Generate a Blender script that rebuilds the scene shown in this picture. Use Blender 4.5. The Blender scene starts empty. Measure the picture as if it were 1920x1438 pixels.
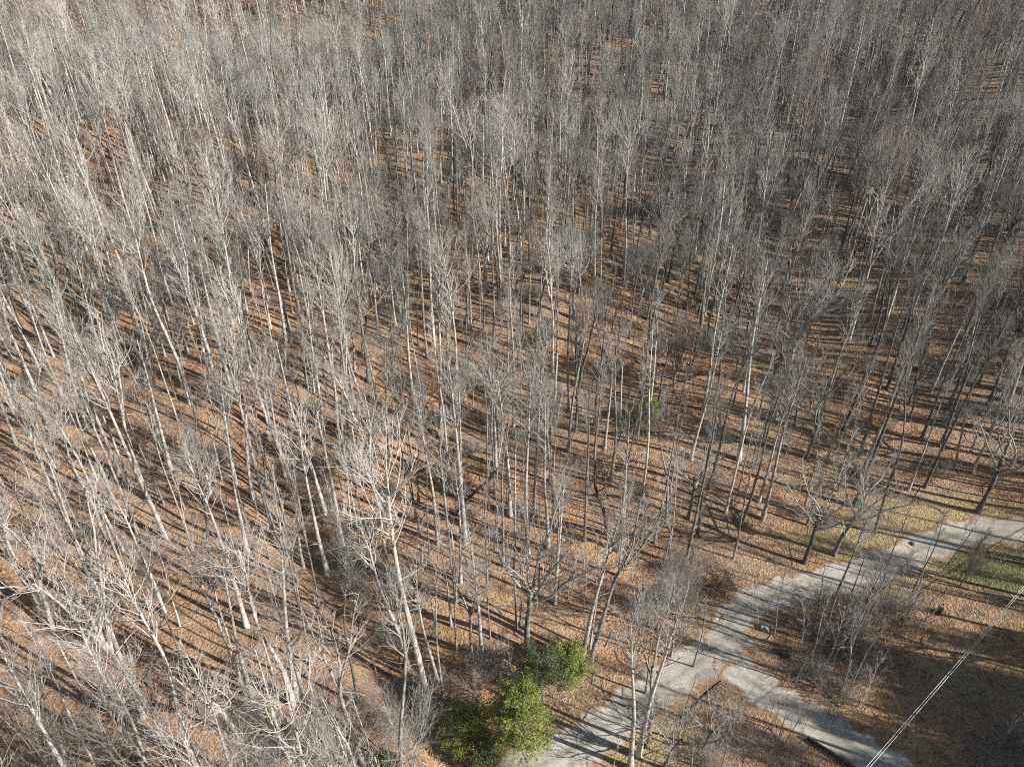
import bpy, math, random
import numpy as np
from mathutils import Vector, Matrix, Euler

# ------------------------------------------------------------------ camera, light, exposure
sc = bpy.context.scene
COL = sc.collection
FPX, PITCH, HC = 1332.0, math.radians(32.6), 68.0
cam_d = bpy.data.cameras.new("camera")
cam_d.sensor_width = 36.0
cam_d.lens = FPX / 1920 * 36
cam_d.clip_start = 0.5
cam_d.clip_end = 3000
cam = bpy.data.objects.new("camera", cam_d)
cam.location = (0, 0, HC)
cam.rotation_euler = (math.pi / 2 - PITCH, 0, 0)
COL.objects.link(cam)
sc.camera = cam

SUN_EL, SUN_AZ = math.radians(31), math.radians(23)      # azimuth: right of the camera and a little behind it
to_sun = Vector((math.cos(SUN_AZ) * math.cos(SUN_EL), -math.sin(SUN_AZ) * math.cos(SUN_EL), math.sin(SUN_EL)))
world = bpy.data.worlds.new("World")
sc.world = world
world.use_nodes = True
wn = world.node_tree
bg = wn.nodes["Background"]
sky = wn.nodes.new("ShaderNodeTexSky")
sky.sky_type = 'NISHITA'
sky.sun_disc = False
sky.sun_elevation = SUN_EL
sky.sun_rotation = math.atan2(to_sun.x, to_sun.y)
wn.links.new(sky.outputs[0], bg.inputs[0])
bg.inputs[1].default_value = 0.05
sun_d = bpy.data.lights.new("sun", 'SUN')
sun_d.energy = 5.0
sun_d.angle = math.radians(0.5)
sun_d.color = (1.0, 0.945, 0.87)
sun = bpy.data.objects.new("sun", sun_d)
sun.rotation_euler = (-to_sun).to_track_quat('-Z', 'Y').to_euler()
sun.location = (60, -20, 120)
COL.objects.link(sun)
sc.view_settings.view_transform = 'Standard'
sc.view_settings.look = 'None'
sc.view_settings.exposure = 0.76
sc.view_settings.gamma = 1.0
sc.view_settings.use_curve_mapping = False
sc.render.engine = 'CYCLES'
sc.cycles.use_denoising = False
sc.cycles.max_bounces = 4
sc.cycles.diffuse_bounces = 1
sc.cycles.glossy_bounces = 1
sc.cycles.transparent_max_bounces = 4
sc.cycles.use_adaptive_sampling = True
sc.cycles.adaptive_threshold = 0.02
sc.cycles.filter_width = 1.1

# ------------------------------------------------------------------ helpers
FW = np.array([0, math.cos(PITCH), -math.sin(PITCH)])
UP = np.array([0, math.sin(PITCH), math.cos(PITCH)])


def proj(p):
    v = np.asarray(p, float) - np.array([0, 0, HC])
    d = v @ FW
    return 960 + FPX * v[0] / d, 719 - FPX * (v @ UP) / d, d


def ray(px, py):
    r = FW * FPX + np.array([1.0, 0, 0]) * (px - 960) + UP * (719 - py)
    return r / np.linalg.norm(r)


def sstep(a, b, x):
    t = np.clip((x - a) / (b - a), 0, 1)
    return t * t * (3 - 2 * t)


GULLY = [(-34.0, 78.0), (-27.0, 66.0), (-18.0, 54.0), (-10.0, 46.0), (-5.0, 38.0)]


def Z(x, y):
    x = np.asarray(x, float)
    y = np.asarray(y, float)
    z = 0.30 * (np.log1p(np.exp(np.clip((y - 58) / 9.0, -30, 30))) * 9.0)      # rising hillside
    z = z + np.where(x > 12, 0.0015, 0.00085) * (np.clip(x, -170, 110) - 12) ** 2 * sstep(20, 90, y + 60)
    # the spur on the left ends in a crest, the ground falls away behind it
    yc = 150 + 0.16 * (x + 90)
    m = sstep(15, -60, x)
    z = z - m * 22 * sstep(yc - 4, yc + 34, y) * (1 - 0.8 * sstep(yc + 45, yc + 130, y))
    # shaded hollow at the top right
    z = z - 9 * sstep(60, 110, x) * sstep(150, 190, y)
    # gully on the left
    dmin = np.full(np.broadcast(x, y).shape, 1e9)
    for (x0, y0), (x1, y1) in zip(GULLY[:-1], GULLY[1:]):
        L = (x1 - x0) ** 2 + (y1 - y0) ** 2
        t = np.clip(((x - x0) * (x1 - x0) + (y - y0) * (y1 - y0)) / L, 0, 1)
        dmin = np.minimum(dmin, np.hypot(x - x0 - t * (x1 - x0), y - y0 - t * (y1 - y0)))
    z = z - 3.3 * np.exp(-(dmin / 3.6) ** 2)
    r = 0.55 + 0.45 * sstep(60, 110, y)
    rg = r * (1 - sstep(5, 25, x) * (1 - sstep(55, 80, y)))
    z = z + rg * (1.0 * np.sin(x * 0.11 + y * 0.05 + 1.0) + 0.8 * np.sin(y * 0.13 - x * 0.07) + 0.35 * np.sin(x * 0.31 + 2) * np.sin(y * 0.27))
    return z


def ground_at(px, py):
    r = ray(px, py)
    t = np.linspace(20, 600, 5801)
    P = r[None, :] * t[:, None] + np.array([0, 0, HC])
    below = P[:, 2] < Z(P[:, 0], P[:, 1])
    i = int(np.argmax(below)) if below.any() else len(t) - 1
    a, b = t[max(i - 1, 0)], t[i]
    for _ in range(12):
        m = (a + b) / 2
        p = r * m + np.array([0, 0, HC])
        if p[2] < Z(p[0], p[1]):
            b = m
        else:
            a = m
    p = r * b + np.array([0, 0, HC])
    return Vector((p[0], p[1], float(Z(p[0], p[1]))))


def tag(o, label=None, cat=None, group=None, kind=None):
    if label: o["label"] = label
    if cat: o["category"] = cat
    if group: o["group"] = group
    if kind: o["kind"] = kind


def link(name, data, parent=None):
    o = bpy.data.objects.new(name, data)
    COL.objects.link(o)
    if parent: o.parent = parent
    return o


def empty(name, loc):
    o = link(name, None)
    o.empty_display_size = 0.3
    o.location = loc
    return o


def mesh_from(name, verts, faces_quads=None, faces_tris=None, mat=None, smooth=True):
    me = bpy.data.meshes.new(name)
    verts = np.asarray(verts, np.float32)
    nq = 0 if faces_quads is None else len(faces_quads)
    nt = 0 if faces_tris is None else len(faces_tris)
    me.vertices.add(len(verts))
    me.vertices.foreach_set("co", verts.ravel())
    loops = []
    if nq: loops.append(np.asarray(faces_quads, np.int32).ravel())
    if nt: loops.append(np.asarray(faces_tris, np.int32).ravel())
    loops = np.concatenate(loops)
    me.loops.add(len(loops))
    me.loops.foreach_set("vertex_index", loops)
    me.polygons.add(nq + nt)
    starts = np.concatenate([np.arange(nq) * 4, nq * 4 + np.arange(nt) * 3]).astype(np.int32)
    me.polygons.foreach_set("loop_start", starts)
    me.polygons.foreach_set("use_smooth", np.full(nq + nt, smooth))
    me.update(calc_edges=True)
    if mat: me.materials.append(mat)
    return me


class MB:
    """collects tubes (arrays of polylines) and quads into one mesh"""
    def __init__(self):
        self.v, self.q, self.t, self.n = [], [], [], 0

    def tubes(self, P, R, sides):
        P = np.asarray(P, float)
        R = np.asarray(R, float)
        N, K, _ = P.shape
        T = np.gradient(P, axis=1)
        T /= np.linalg.norm(T, axis=2, keepdims=True) + 1e-9
        ref = np.where(np.abs(T[:, :1, 2:3]) > 0.85, np.array([1.0, 0, 0]), np.array([0, 0, 1.0]))
        A = np.cross(T, np.broadcast_to(ref, T.shape))
        A /= np.linalg.norm(A, axis=2, keepdims=True) + 1e-9
        B = np.cross(T, A)
        an = np.arange(sides) * 2 * math.pi / sides
        ring = P[:, :, None, :] + R[:, :, None, None] * (np.cos(an)[None, None, :, None] * A[:, :, None, :] + np.sin(an)[None, None, :, None] * B[:, :, None, :])
        idx = self.n + np.arange(N * K * sides).reshape(N, K, sides)
        nx = np.roll(idx, -1, axis=2)
        q = np.stack([idx[:, :-1], nx[:, :-1], nx[:, 1:], idx[:, 1:]], axis=-1).reshape(-1, 4)
        self.v.append(ring.reshape(-1, 3))
        self.q.append(q)
        self.n += N * K * sides

    def spikes(self, P, R):
        """3-sided twigs ending in a point; P (N,K,3)"""
        N, K, _ = P.shape
        self.tubes(P[:, :-1], R[:, :-1], 3)
        last = self.n - 0
        # indices of last rings
        base = self.n - N * (K - 1) * 3 + np.arange(N) * (K - 1) * 3 + (K - 2) * 3
        tip = self.n + np.arange(N)
        self.v.append(P[:, -1])
        self.n += N
        for j in range(3):
            self.t.append(np.stack([base + j, base + (j + 1) % 3, tip], axis=1))

    def quads(self, V):
        """V (N,4,3)"""
        N = len(V)
        self.v.append(V.reshape(-1, 3))
        self.q.append(self.n + np.arange(N * 4).reshape(N, 4))
        self.n += N * 4

    def mesh(self, name, mat, smooth=True):
        return mesh_from(name, np.concatenate(self.v), np.concatenate(self.q) if self.q else None,
                         np.concatenate(self.t) if self.t else None, mat, smooth)


# ------------------------------------------------------------------ materials
def new_mat(name, rough=0.9):
    m = bpy.data.materials.new(name)
    m.use_nodes = True
    nt = m.node_tree
    b = nt.nodes["Principled BSDF"]
    b.inputs["Roughness"].default_value = rough
    b.inputs["Specular IOR Level"].default_value = 0.2
    return m, nt, b


def N(nt, t, **kw):
    n = nt.nodes.new(t)
    for k, v in kw.items(): setattr(n, k, v)
    return n


def ramp(nt, fac, stops):
    r = N(nt, "ShaderNodeValToRGB")
    cr = r.color_ramp
    while len(cr.elements) < len(stops): cr.elements.new(0.5)
    for e, (p, c) in zip(cr.elements, stops):
        e.position = p
        e.color = (*c, 1) if len(c) == 3 else c
    nt.links.new(fac, r.inputs[0])
    return r.outputs[0]


def mix(nt, fac, a, b, mode='MIX'):
    m = N(nt, "ShaderNodeMix", data_type='RGBA', blend_type=mode)
    for s, v in ((m.inputs[0], fac), (m.inputs[6], a), (m.inputs[7], b)):
        if hasattr(v, "is_linked") or isinstance(v, bpy.types.NodeSocket): nt.links.new(v, s)
        else: s.default_value = v if not isinstance(v, tuple) or len(v) == 4 else (*v, 1)
    return m.outputs[2]


def noise(nt, vec, scale, detail=3, rough=0.55):
    n = N(nt, "ShaderNodeTexNoise")
    n.inputs["Scale"].default_value = scale
    n.inputs["Detail"].default_value = detail
    n.inputs["Roughness"].default_value = rough
    nt.links.new(vec, n.inputs["Vector"])
    return n.outputs["Fac"]


def bark_mat(name, dark, light, lichen, tan=None):
    m, nt, b = new_mat(name)
    tc = N(nt, "ShaderNodeTexCoord").outputs["Object"]
    mp = N(nt, "ShaderNodeMapping")
    mp.inputs["Scale"].default_value = (1, 1, 0.25)
    nt.links.new(tc, mp.inputs[0])
    n1 = noise(nt, mp.outputs[0], 7, 4)
    c = ramp(nt, n1, [(0.30, dark), (0.5, light), (0.75, lichen)])
    n2 = noise(nt, tc, 0.9, 3)
    c = mix(nt, ramp(nt, n2, [(0.5, (0, 0, 0)), (0.62, (1, 1, 1))]), c, dark)
    rnd = N(nt, "ShaderNodeObjectInfo").outputs["Random"]
    c = mix(nt, 1.0, c, ramp(nt, rnd, [(0.0, (0.70, 0.69, 0.68)), (0.5, (0.95, 0.93, 0.9)), (1.0, (1.15, 1.15, 1.15))]), 'MULTIPLY')
    nt.links.new(c, b.inputs["Base Color"])
    bp = N(nt, "ShaderNodeBump")
    bp.inputs["Strength"].default_value = 0.6
    bp.inputs["Distance"].default_value = 0.03
    nt.links.new(n1, bp.inputs["Height"])
    nt.links.new(bp.outputs[0], b.inputs["Normal"])
    return m


def twig_mat(name, a, bcol):
    m, nt, b = new_mat(name)
    rnd = N(nt, "ShaderNodeObjectInfo").outputs["Random"]
    tc = N(nt, "ShaderNodeTexCoord").outputs["Object"]
    n1 = noise(nt, tc, 0.7, 2)
    ad = N(nt, "ShaderNodeMath", operation='ADD')
    nt.links.new(rnd, ad.inputs[0])
    nt.links.new(n1, ad.inputs[1])
    sb = N(nt, "ShaderNodeMath", operation='MULTIPLY')
    nt.links.new(ad.outputs[0], sb.inputs[0])
    sb.inputs[1].default_value = 0.6
    c = ramp(nt, sb.outputs[0], [(0.15, a), (0.85, bcol)])
    nt.links.new(c, b.inputs["Base Color"])
    return m


M_PALE = bark_mat("pale_bark", (0.24, 0.225, 0.205), (0.50, 0.485, 0.455), (0.60, 0.59, 0.565))
M_GREY = bark_mat("grey_bark", (0.12, 0.115, 0.105), (0.29, 0.28, 0.26), (0.42, 0.41, 0.385))
M_DARK = bark_mat("dark_bark", (0.035, 0.032, 0.03), (0.075, 0.068, 0.06), (0.15, 0.14, 0.13))
M_DUSK_SHADE = bark_mat("dusky_shade_bark", (0.07, 0.066, 0.06), (0.17, 0.162, 0.15), (0.27, 0.26, 0.245))  # dark bark, its tone also carrying the shade of the right-hand hillside
M_TWIG_SHADE = twig_mat("shade_toned_twig", (0.14, 0.135, 0.125), (0.22, 0.21, 0.195))  # shade of the upper right slope put into the twig colour
M_TWIG = twig_mat("grey_twig", (0.25, 0.245, 0.23), (0.36, 0.35, 0.325))
M_TWIGT = twig_mat("tan_twig", (0.25, 0.20, 0.17), (0.34, 0.275, 0.235))
M_TWIGP = twig_mat("pale_twig", (0.42, 0.40, 0.365), (0.52, 0.49, 0.45))


def leaf_mat(name, c1, c2, c3, rough=0.55, trans=0.25):
    m, nt, b = new_mat(name, rough)
    tc = N(nt, "ShaderNodeTexCoord").outputs["Object"]
    wn_ = N(nt, "ShaderNodeTexWhiteNoise")
    geo = N(nt, "ShaderNodeNewGeometry")
    c = ramp(nt, geo.outputs["Random Per Island"], [(0.1, c1), (0.5, c2), (0.95, c3)])
    n2 = noise(nt, tc, 0.8, 2)
    c = mix(nt, ramp(nt, n2, [(0.4, (0, 0, 0)), (0.65, (0.7, 0.7, 0.7))]), c, c1)
    nt.links.new(c, b.inputs["Base Color"])
    tr = N(nt, "ShaderNodeBsdfTranslucent")
    nt.links.new(c, tr.inputs[0])
    mx = N(nt, "ShaderNodeMixShader")
    mx.inputs[0].default_value = trans
    nt.links.new(b.outputs[0], mx.inputs[1])
    nt.links.new(tr.outputs[0], mx.inputs[2])
    nt.links.new(mx.outputs[0], nt.nodes["Material Output"].inputs["Surface"])
    return m


M_EVER = leaf_mat("evergreen_leaf", (0.17, 0.22, 0.05), (0.32, 0.38, 0.09), (0.50, 0.54, 0.17), 0.5, 0.4)
M_EVERB = leaf_mat("dull_evergreen_leaf", (0.07, 0.10, 0.035), (0.13, 0.18, 0.06), (0.20, 0.25, 0.09), 0.5, 0.35)
M_BROWN = leaf_mat("dry_leaf", (0.09, 0.05, 0.03), (0.17, 0.095, 0.055), (0.26, 0.16, 0.10), 0.8)


def ground_mat():
    m, nt, b = new_mat("leaf_litter", 0.95)
    tc = N(nt, "ShaderNodeTexCoord").outputs["Object"]
    big = noise(nt, tc, 0.06, 4, 0.6)
    mid = noise(nt, tc, 0.22, 4, 0.65)
    fine = noise(nt, tc, 2.6, 3, 0.7)
    vor = N(nt, "ShaderNodeTexVoronoi")
    vor.inputs["Scale"].default_value = 5.5
    nt.links.new(tc, vor.inputs["Vector"])
    sep = N(nt, "ShaderNodeSeparateColor")
    nt.links.new(vor.outputs["Color"], sep.inputs[0])
    dirt = noise(nt, tc, 0.5, 5, 0.7)
    leaf = ramp(nt, sep.outputs[0], [(0.0, (0.08, 0.045, 0.027)), (0.3, (0.25, 0.145, 0.078)), (0.65, (0.44, 0.265, 0.145)), (1.0, (0.66, 0.48, 0.31))])
    patch = ramp(nt, mid, [(0.34, (0.15, 0.082, 0.05)), (0.5, (0.42, 0.235, 0.12)), (0.66, (0.60, 0.40, 0.225))])
    c = mix(nt, 0.5, leaf, patch)
    c = mix(nt, ramp(nt, big, [(0.4, (0, 0, 0)), (0.62, (0.8, 0.8, 0.8))]), c, (0.31, 0.235, 0.165))
    c = mix(nt, ramp(nt, fine, [(0.30, (0.8, 0.8, 0.8)), (0.42, (0, 0, 0))]), c, (0.07, 0.047, 0.033))
    c = mix(nt, ramp(nt, dirt, [(0.36, (0.75, 0.75, 0.75)), (0.48, (0, 0, 0))]), c, (0.11, 0.068, 0.046))
    # grass verge and lawn: painted masks (true cover of the ground)
    att = N(nt, "ShaderNodeAttribute", attribute_name="cover")
    sp = N(nt, "ShaderNodeSeparateColor")
    nt.links.new(att.outputs["Color"], sp.inputs[0])

    def masked(ch, add):
        a = N(nt, "ShaderNodeMath", operation='ADD')
        nt.links.new(sp.outputs[ch], a.inputs[0])
        s_ = N(nt, "ShaderNodeMath", operation='MULTIPLY_ADD')
        nt.links.new(add, s_.inputs[0])
        s_.inputs[1].default_value = 1.4
        s_.inputs[2].default_value = -0.7
        nt.links.new(s_.outputs[0], a.inputs[1])
        return ramp(nt, a.outputs[0], [(0.35, (0, 0, 0)), (0.65, (1, 1, 1))])
    nf = noise(nt, tc, 1.1, 5, 0.7)
    duff_shade = ramp(nt, fine, [(0.3, (0.07, 0.055, 0.045)), (0.5, (0.20, 0.165, 0.13)), (0.7, (0.33, 0.285, 0.235))])  # dull grey-brown litter, darkened as well for the slope's shade
    c = mix(nt, masked(2, noise(nt, tc, 0.12, 5, 0.65)), c, duff_shade)
    dry = ramp(nt, fine, [(0.3, (0.22, 0.165, 0.075)), (0.5, (0.36, 0.28, 0.14)), (0.7, (0.44, 0.36, 0.20))])
    c = mix(nt, masked(0, nf), c, dry)
    grn = ramp(nt, fine, [(0.3, (0.07, 0.075, 0.035)), (0.5, (0.14, 0.14, 0.06)), (0.7, (0.28, 0.25, 0.13))])
    c = mix(nt, masked(1, nf), c, grn)
    nt.links.new(c, b.inputs["Base Color"])
    bp = N(nt, "ShaderNodeBump")
    bp.inputs["Strength"].default_value = 0.7
    bp.inputs["Distance"].default_value = 0.10
    nt.links.new(vor.outputs["Distance"], bp.inputs["Height"])
    bp2 = N(nt, "ShaderNodeBump")
    bp2.inputs["Strength"].default_value = 0.8
    bp2.inputs["Distance"].default_value = 0.35
    nt.links.new(fine, bp2.inputs["Height"])
    nt.links.new(bp2.outputs[0], bp.inputs["Normal"])
    nt.links.new(bp.outputs[0], b.inputs["Normal"])
    return m


def gravel_mat():
    m, nt, b = new_mat("gravel", 0.95)
    tc = N(nt, "ShaderNodeTexCoord").outputs["Object"]
    f = noise(nt, tc, 4.5, 4, 0.75)
    g = noise(nt, tc, 0.35, 4, 0.6)
    c = ramp(nt, f, [(0.25, (0.26, 0.25, 0.22)), (0.5, (0.48, 0.465, 0.41)), (0.75, (0.68, 0.665, 0.60))])
    c = mix(nt, ramp(nt, g, [(0.42, (0, 0, 0)), (0.62, (0.6, 0.6, 0.6))]), c, (0.37, 0.35, 0.29))
    # wheel tracks and leafy margins come from the strip's own cross coordinate
    att = N(nt, "ShaderNodeAttribute", attribute_name="across")
    sp = N(nt, "ShaderNodeSeparateColor")
    nt.links.new(att.outputs["Color"], sp.inputs[0])
    a = N(nt, "ShaderNodeMath", operation='MULTIPLY_ADD')
    nt.links.new(noise(nt, tc, 1.3, 5, 0.7), a.inputs[0])
    a.inputs[1].default_value = 1.5
    nt.links.new(sp.outputs[0], a.inputs[2])
    fac = ramp(nt, a.outputs[0], [(0.0, (0, 0, 0)), (1.0, (1, 1, 1))])
    c = mix(nt, ramp(nt, a.outputs[0], [(1.0 / 1, (0, 0, 0)), (1.0, (0, 0, 0))]), c, c)
    mth = N(nt, "ShaderNodeMapRange")
    mth.inputs[1].default_value = 1.08
    mth.inputs[2].default_value = 1.42
    nt.links.new(a.outputs[0], mth.inputs[0])
    leaf = ramp(nt, f, [(0.3, (0.16, 0.09, 0.05)), (0.55, (0.34, 0.215, 0.12)), (0.75, (0.42, 0.32, 0.2))])
    mid = N(nt, 'ShaderNodeMath', operation='MULTIPLY')
    nt.links.new(sp.outputs[1], mid.inputs[0])
    nt.links.new(noise(nt, tc, 0.7, 4, 0.7), mid.inputs[1])
    c = mix(nt, mid.outputs[0], c, (0.20, 0.165, 0.11))
    c = mix(nt, mth.outputs[0], c, leaf)
    nt.links.new(c, b.inputs["Base Color"])
    bp = N(nt, "ShaderNodeBump")
    bp.inputs["Strength"].default_value = 0.5
    bp.inputs["Distance"].default_value = 0.05
    nt.links.new(f, bp.inputs["Height"])
    nt.links.new(bp.outputs[0], b.inputs["Normal"])
    return m


# ------------------------------------------------------------------ setting: driveway centre lines first (their cover shapes the ground)
def smooth_path(pts, per=8):
    pts = [Vector(p) for p in pts]
    out = []
    n = len(pts)
    for i in range(n - 1):
        p0, p1, p2, p3 = pts[max(i - 1, 0)], pts[i], pts[i + 1], pts[min(i + 2, n - 1)]
        for k in range(per):
            t = k / per
            out.append(0.5 * ((2 * p1) + (p2 - p0) * t + (2 * p0 - 5 * p1 + 4 * p2 - p3) * t * t + (3 * p1 - p0 - 3 * p2 + p3) * t ** 3))
    out.append(pts[-1])
    return out


ROAD_A = [(2080, 1035), (1960, 1003), (1900, 996), (1830, 997), (1765, 1013), (1690, 1045), (1600, 1077), (1500, 1105), (1420, 1128), (1375, 1160), (1360, 1205), (1385, 1255), (1450, 1308), (1520, 1352), (1590, 1393), (1670, 1440), (1760, 1500)]
ROAD_B = [(1385, 1180), (1335, 1222), (1275, 1265), (1215, 1305), (1150, 1352), (1080, 1400), (990, 1445), (900, 1490)]
road_paths = []
for pts, w in ((ROAD_A, 2.15), (ROAD_B, 2.5)):
    g = [ground_at(*p) for p in pts]
    road_paths.append((smooth_path([(p.x, p.y, 0) for p in g], 10), w))


def road_dist(x, y):
    x = np.asarray(x, float)
    y = np.asarray(y, float)
    d = np.full(x.shape, 1e9)
    for path, w in road_paths:
        A = np.array([(p.x, p.y) for p in path])
        for (x0, y0), (x1, y1) in zip(A[:-1], A[1:]):
            L = (x1 - x0) ** 2 + (y1 - y0) ** 2 + 1e-9
            t = np.clip(((x - x0) * (x1 - x0) + (y - y0) * (y1 - y0)) / L, 0, 1)
            d = np.minimum(d, np.hypot(x - x0 - t * (x1 - x0), y - y0 - t * (y1 - y0)) - w)
    return d


def axis(a, b, step, far, grow=1.25):
    core = list(np.arange(a, b + 1e-6, step))
    s, lo, hi = step, core[0], core[-1]
    left, right = [], []
    while lo > -far:
        s *= grow
        lo -= s
        hi += s
        left.insert(0, lo)
        right.append(hi)
    return np.array(left + core + right)


gx = axis(-150, 150, 1.0, 900)
gy = axis(10, 250, 1.0, 900)
GX, GY = np.meshgrid(gx, gy)
GZ = Z(GX, GY)
ny, nx_ = GX.shape
ids = np.arange(ny * nx_).reshape(ny, nx_)
quads = np.stack([ids[:-1, :-1], ids[:-1, 1:], ids[1:, 1:], ids[1:, :-1]], axis=-1).reshape(-1, 4)
gme = mesh_from("ground", np.stack([GX, GY, GZ], axis=-1).reshape(-1, 3), quads, None, ground_mat())
rd = np.full(GX.shape, 50.0)
near = (GX > -20) & (GX < 110) & (GY < 110)
rd[near] = road_dist(GX[near], GY[near])
lawn_c = ground_at(1935, 1065)
lawn2 = ground_at(1800, 1040)
verge = ground_at(1760, 975)
shade_lawn = ground_at(1840, 1290)


def blob(c, rx, ry):
    return np.exp(-(((GX - c.x) / rx) ** 2 + ((GY - c.y) / ry) ** 2))


def pseg(cx, cy, s):
    return np.exp(-(((GX - cx) ** 2 + (GY - cy) ** 2) / s ** 2))


dryg = 0.45 * np.exp(-np.clip(rd, 0, 99) / 2.5) + 0.75 * blob(verge, 10, 5) + 0.5 * blob(lawn2, 9, 6) + 0.55 * blob(shade_lawn, 13, 7)
for p in ((240, 1115), (1180, 1400), (1110, 1370), (1250, 1390), (60, 960), (1690, 975), (1560, 1010), (1300, 900), (1350, 760), (1480, 1000)):
    dryg = dryg + 0.55 * blob(ground_at(*p), 3.5, 2.5)
grn = 0.8 * blob(lawn_c, 9, 6) + 0.45 * blob(lawn2, 6, 4) + 0.35 * blob(shade_lawn, 16, 8)
cov = np.zeros((ny * nx_, 4), np.float32)
cov[:, 0] = np.clip(dryg, 0, 1).ravel()
cov[:, 1] = np.clip(grn, 0, 1).ravel()
cov[:, 2] = (0.12 + 0.42 * sstep(80, 170, GY) * sstep(-110, 30, GX) + 0.2 * sstep(10, 70, GX)).ravel()  # duller litter towards the back right, with slope shade painted in
cov[:, 3] = 1
ca = gme.color_attributes.new("cover", 'FLOAT_COLOR', 'POINT')
ca.data.foreach_set("color", cov.ravel())
ground = link("ground", gme)
tag(ground, kind="structure")

M_GRAVEL = gravel_mat()
rng = np.random.default_rng(5)
for k, (path, w) in enumerate(road_paths):
    V, Fq, C = [], [], []
    NC = 15
    path = smooth_path(path, 3)
    for i, p in enumerate(path):
        q = path[min(i + 1, len(path) - 1)] - path[max(i - 1, 0)]
        nrm = Vector((-q.y, q.x, 0)).normalized()
        wl = w + 0.3 + 0.35 * math.sin(i * 0.31 + k) + rng.normal(0, 0.10)
        wr = w + 0.3 + 0.35 * math.sin(i * 0.23 + 2 + k) + rng.normal(0, 0.10)
        for j in range(NC):
            u = j / (NC - 1) * 2 - 1
            off = u * (wl if u > 0 else wr)
            P = p + nrm * off
            zz = float(Z(P.x, P.y)) + 0.055 + 0.004 * k - (0.10 if abs(u) > 0.99 else 0) - 0.03 * math.exp(-((abs(u) - 0.45) / 0.15) ** 2)
            V.append((P.x, P.y, zz))
            C.append((abs(u) ** 2.2, math.exp(-(u / 0.16) ** 2) + 0.5 * math.exp(-((abs(u) - 0.42) / 0.1) ** 2), 0, 1))
            if i and j:
                a = i * NC + j
                Fq.append((a - NC - 1, a - NC, a, a - 1))
    me = mesh_from("gravel_road", V, Fq, None, M_GRAVEL)
    ca = me.color_attributes.new("across", 'FLOAT_COLOR', 'POINT')
    ca.data.foreach_set("color", np.array(C, np.float32).ravel())
    tag(link("gravel_road", me), kind="structure")


# ------------------------------------------------------------------ tree generator
def unit(v):
    return v / (np.linalg.norm(v, axis=-1, keepdims=True) + 1e-9)


def trunk_poly(r, H, R0, R1, K, wob=0.25, lean=0.0, power=1.0):
    t = np.linspace(0, 1, K)
    ph = r.uniform(0, 6.28, 4)
    x = wob * (np.sin(t * 3.3 + ph[0]) - np.sin(ph[0])) * t + wob * 0.4 * np.sin(t * 9 + ph[1]) * t
    y = wob * (np.sin(t * 2.9 + ph[2]) - np.sin(ph[2])) * t + wob * 0.4 * np.sin(t * 8 + ph[3]) * t
    P = np.stack([x + lean * t * t, y, t * H], axis=1)
    P[0, 2] = -0.5
    R = R0 + (R1 - R0) * t ** power
    R[0] = R0 * 1.45
    R[1] = max(R[1], R0 * 1.0)
    return P[None], R[None]


def spawn(r, P, R, m, t0, t1, lenf, ang, up, K=4, rr=0.5, wig=0.12, rmin=0.006, even=False, droop=0.0):
    """m children on each parent polyline -> (P2, R2)"""
    Np, Kp, _ = P.shape
    par = np.repeat(np.arange(Np), m)
    n = len(par)
    if even:
        t = np.tile(np.linspace(t0, t1, m), Np) + r.uniform(-0.5, 0.5, n) * (t1 - t0) / m
        t = np.clip(t, 0, 0.999)
    else:
        t = r.uniform(t0, t1, n)
    f = t * (Kp - 1)
    i = np.clip(f.astype(int), 0, Kp - 2)
    a = (f - i)[:, None]
    p = P[par, i] * (1 - a) + P[par, i + 1] * a
    rad = R[par, i] * (1 - a[:, 0]) + R[par, i + 1] * a[:, 0]
    tan = unit(P[par, i + 1] - P[par, i])
    rnd = unit(r.normal(0, 1, (n, 3)))
    side = unit(rnd - (rnd * tan).sum(1, keepdims=True) * tan)
    A = np.radians(r.uniform(ang[0], ang[1], n))[:, None]
    d = unit(tan * np.cos(A) + side * np.sin(A) + np.array([0, 0, 0.25 * up]))
    plen = np.linalg.norm(np.diff(P, axis=1), axis=2).sum(1)[par]
    L = lenf(t, plen) * r.uniform(0.7, 1.25, n)
    step = (L / (K - 1))[:, None]
    pts = [p]
    cur = d
    for k in range(K - 1):
        cur = unit(cur + r.normal(0, wig, (n, 3)) + np.array([0, 0, up * 0.35 - droop * k]))
        pts.append(pts[-1] + cur * step)
    P2 = np.stack(pts, axis=1)
    r0 = np.maximum(np.minimum(rad * rr, L * 0.03), rmin)
    R2 = r0[:, None] * np.linspace(1, 0.35, K)[None]
    return P2, np.maximum(R2, rmin * 0.6)


class Variant:
    pass


VARS = {}
TW = 0.0066     # thinnest twig radius in metres


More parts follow.
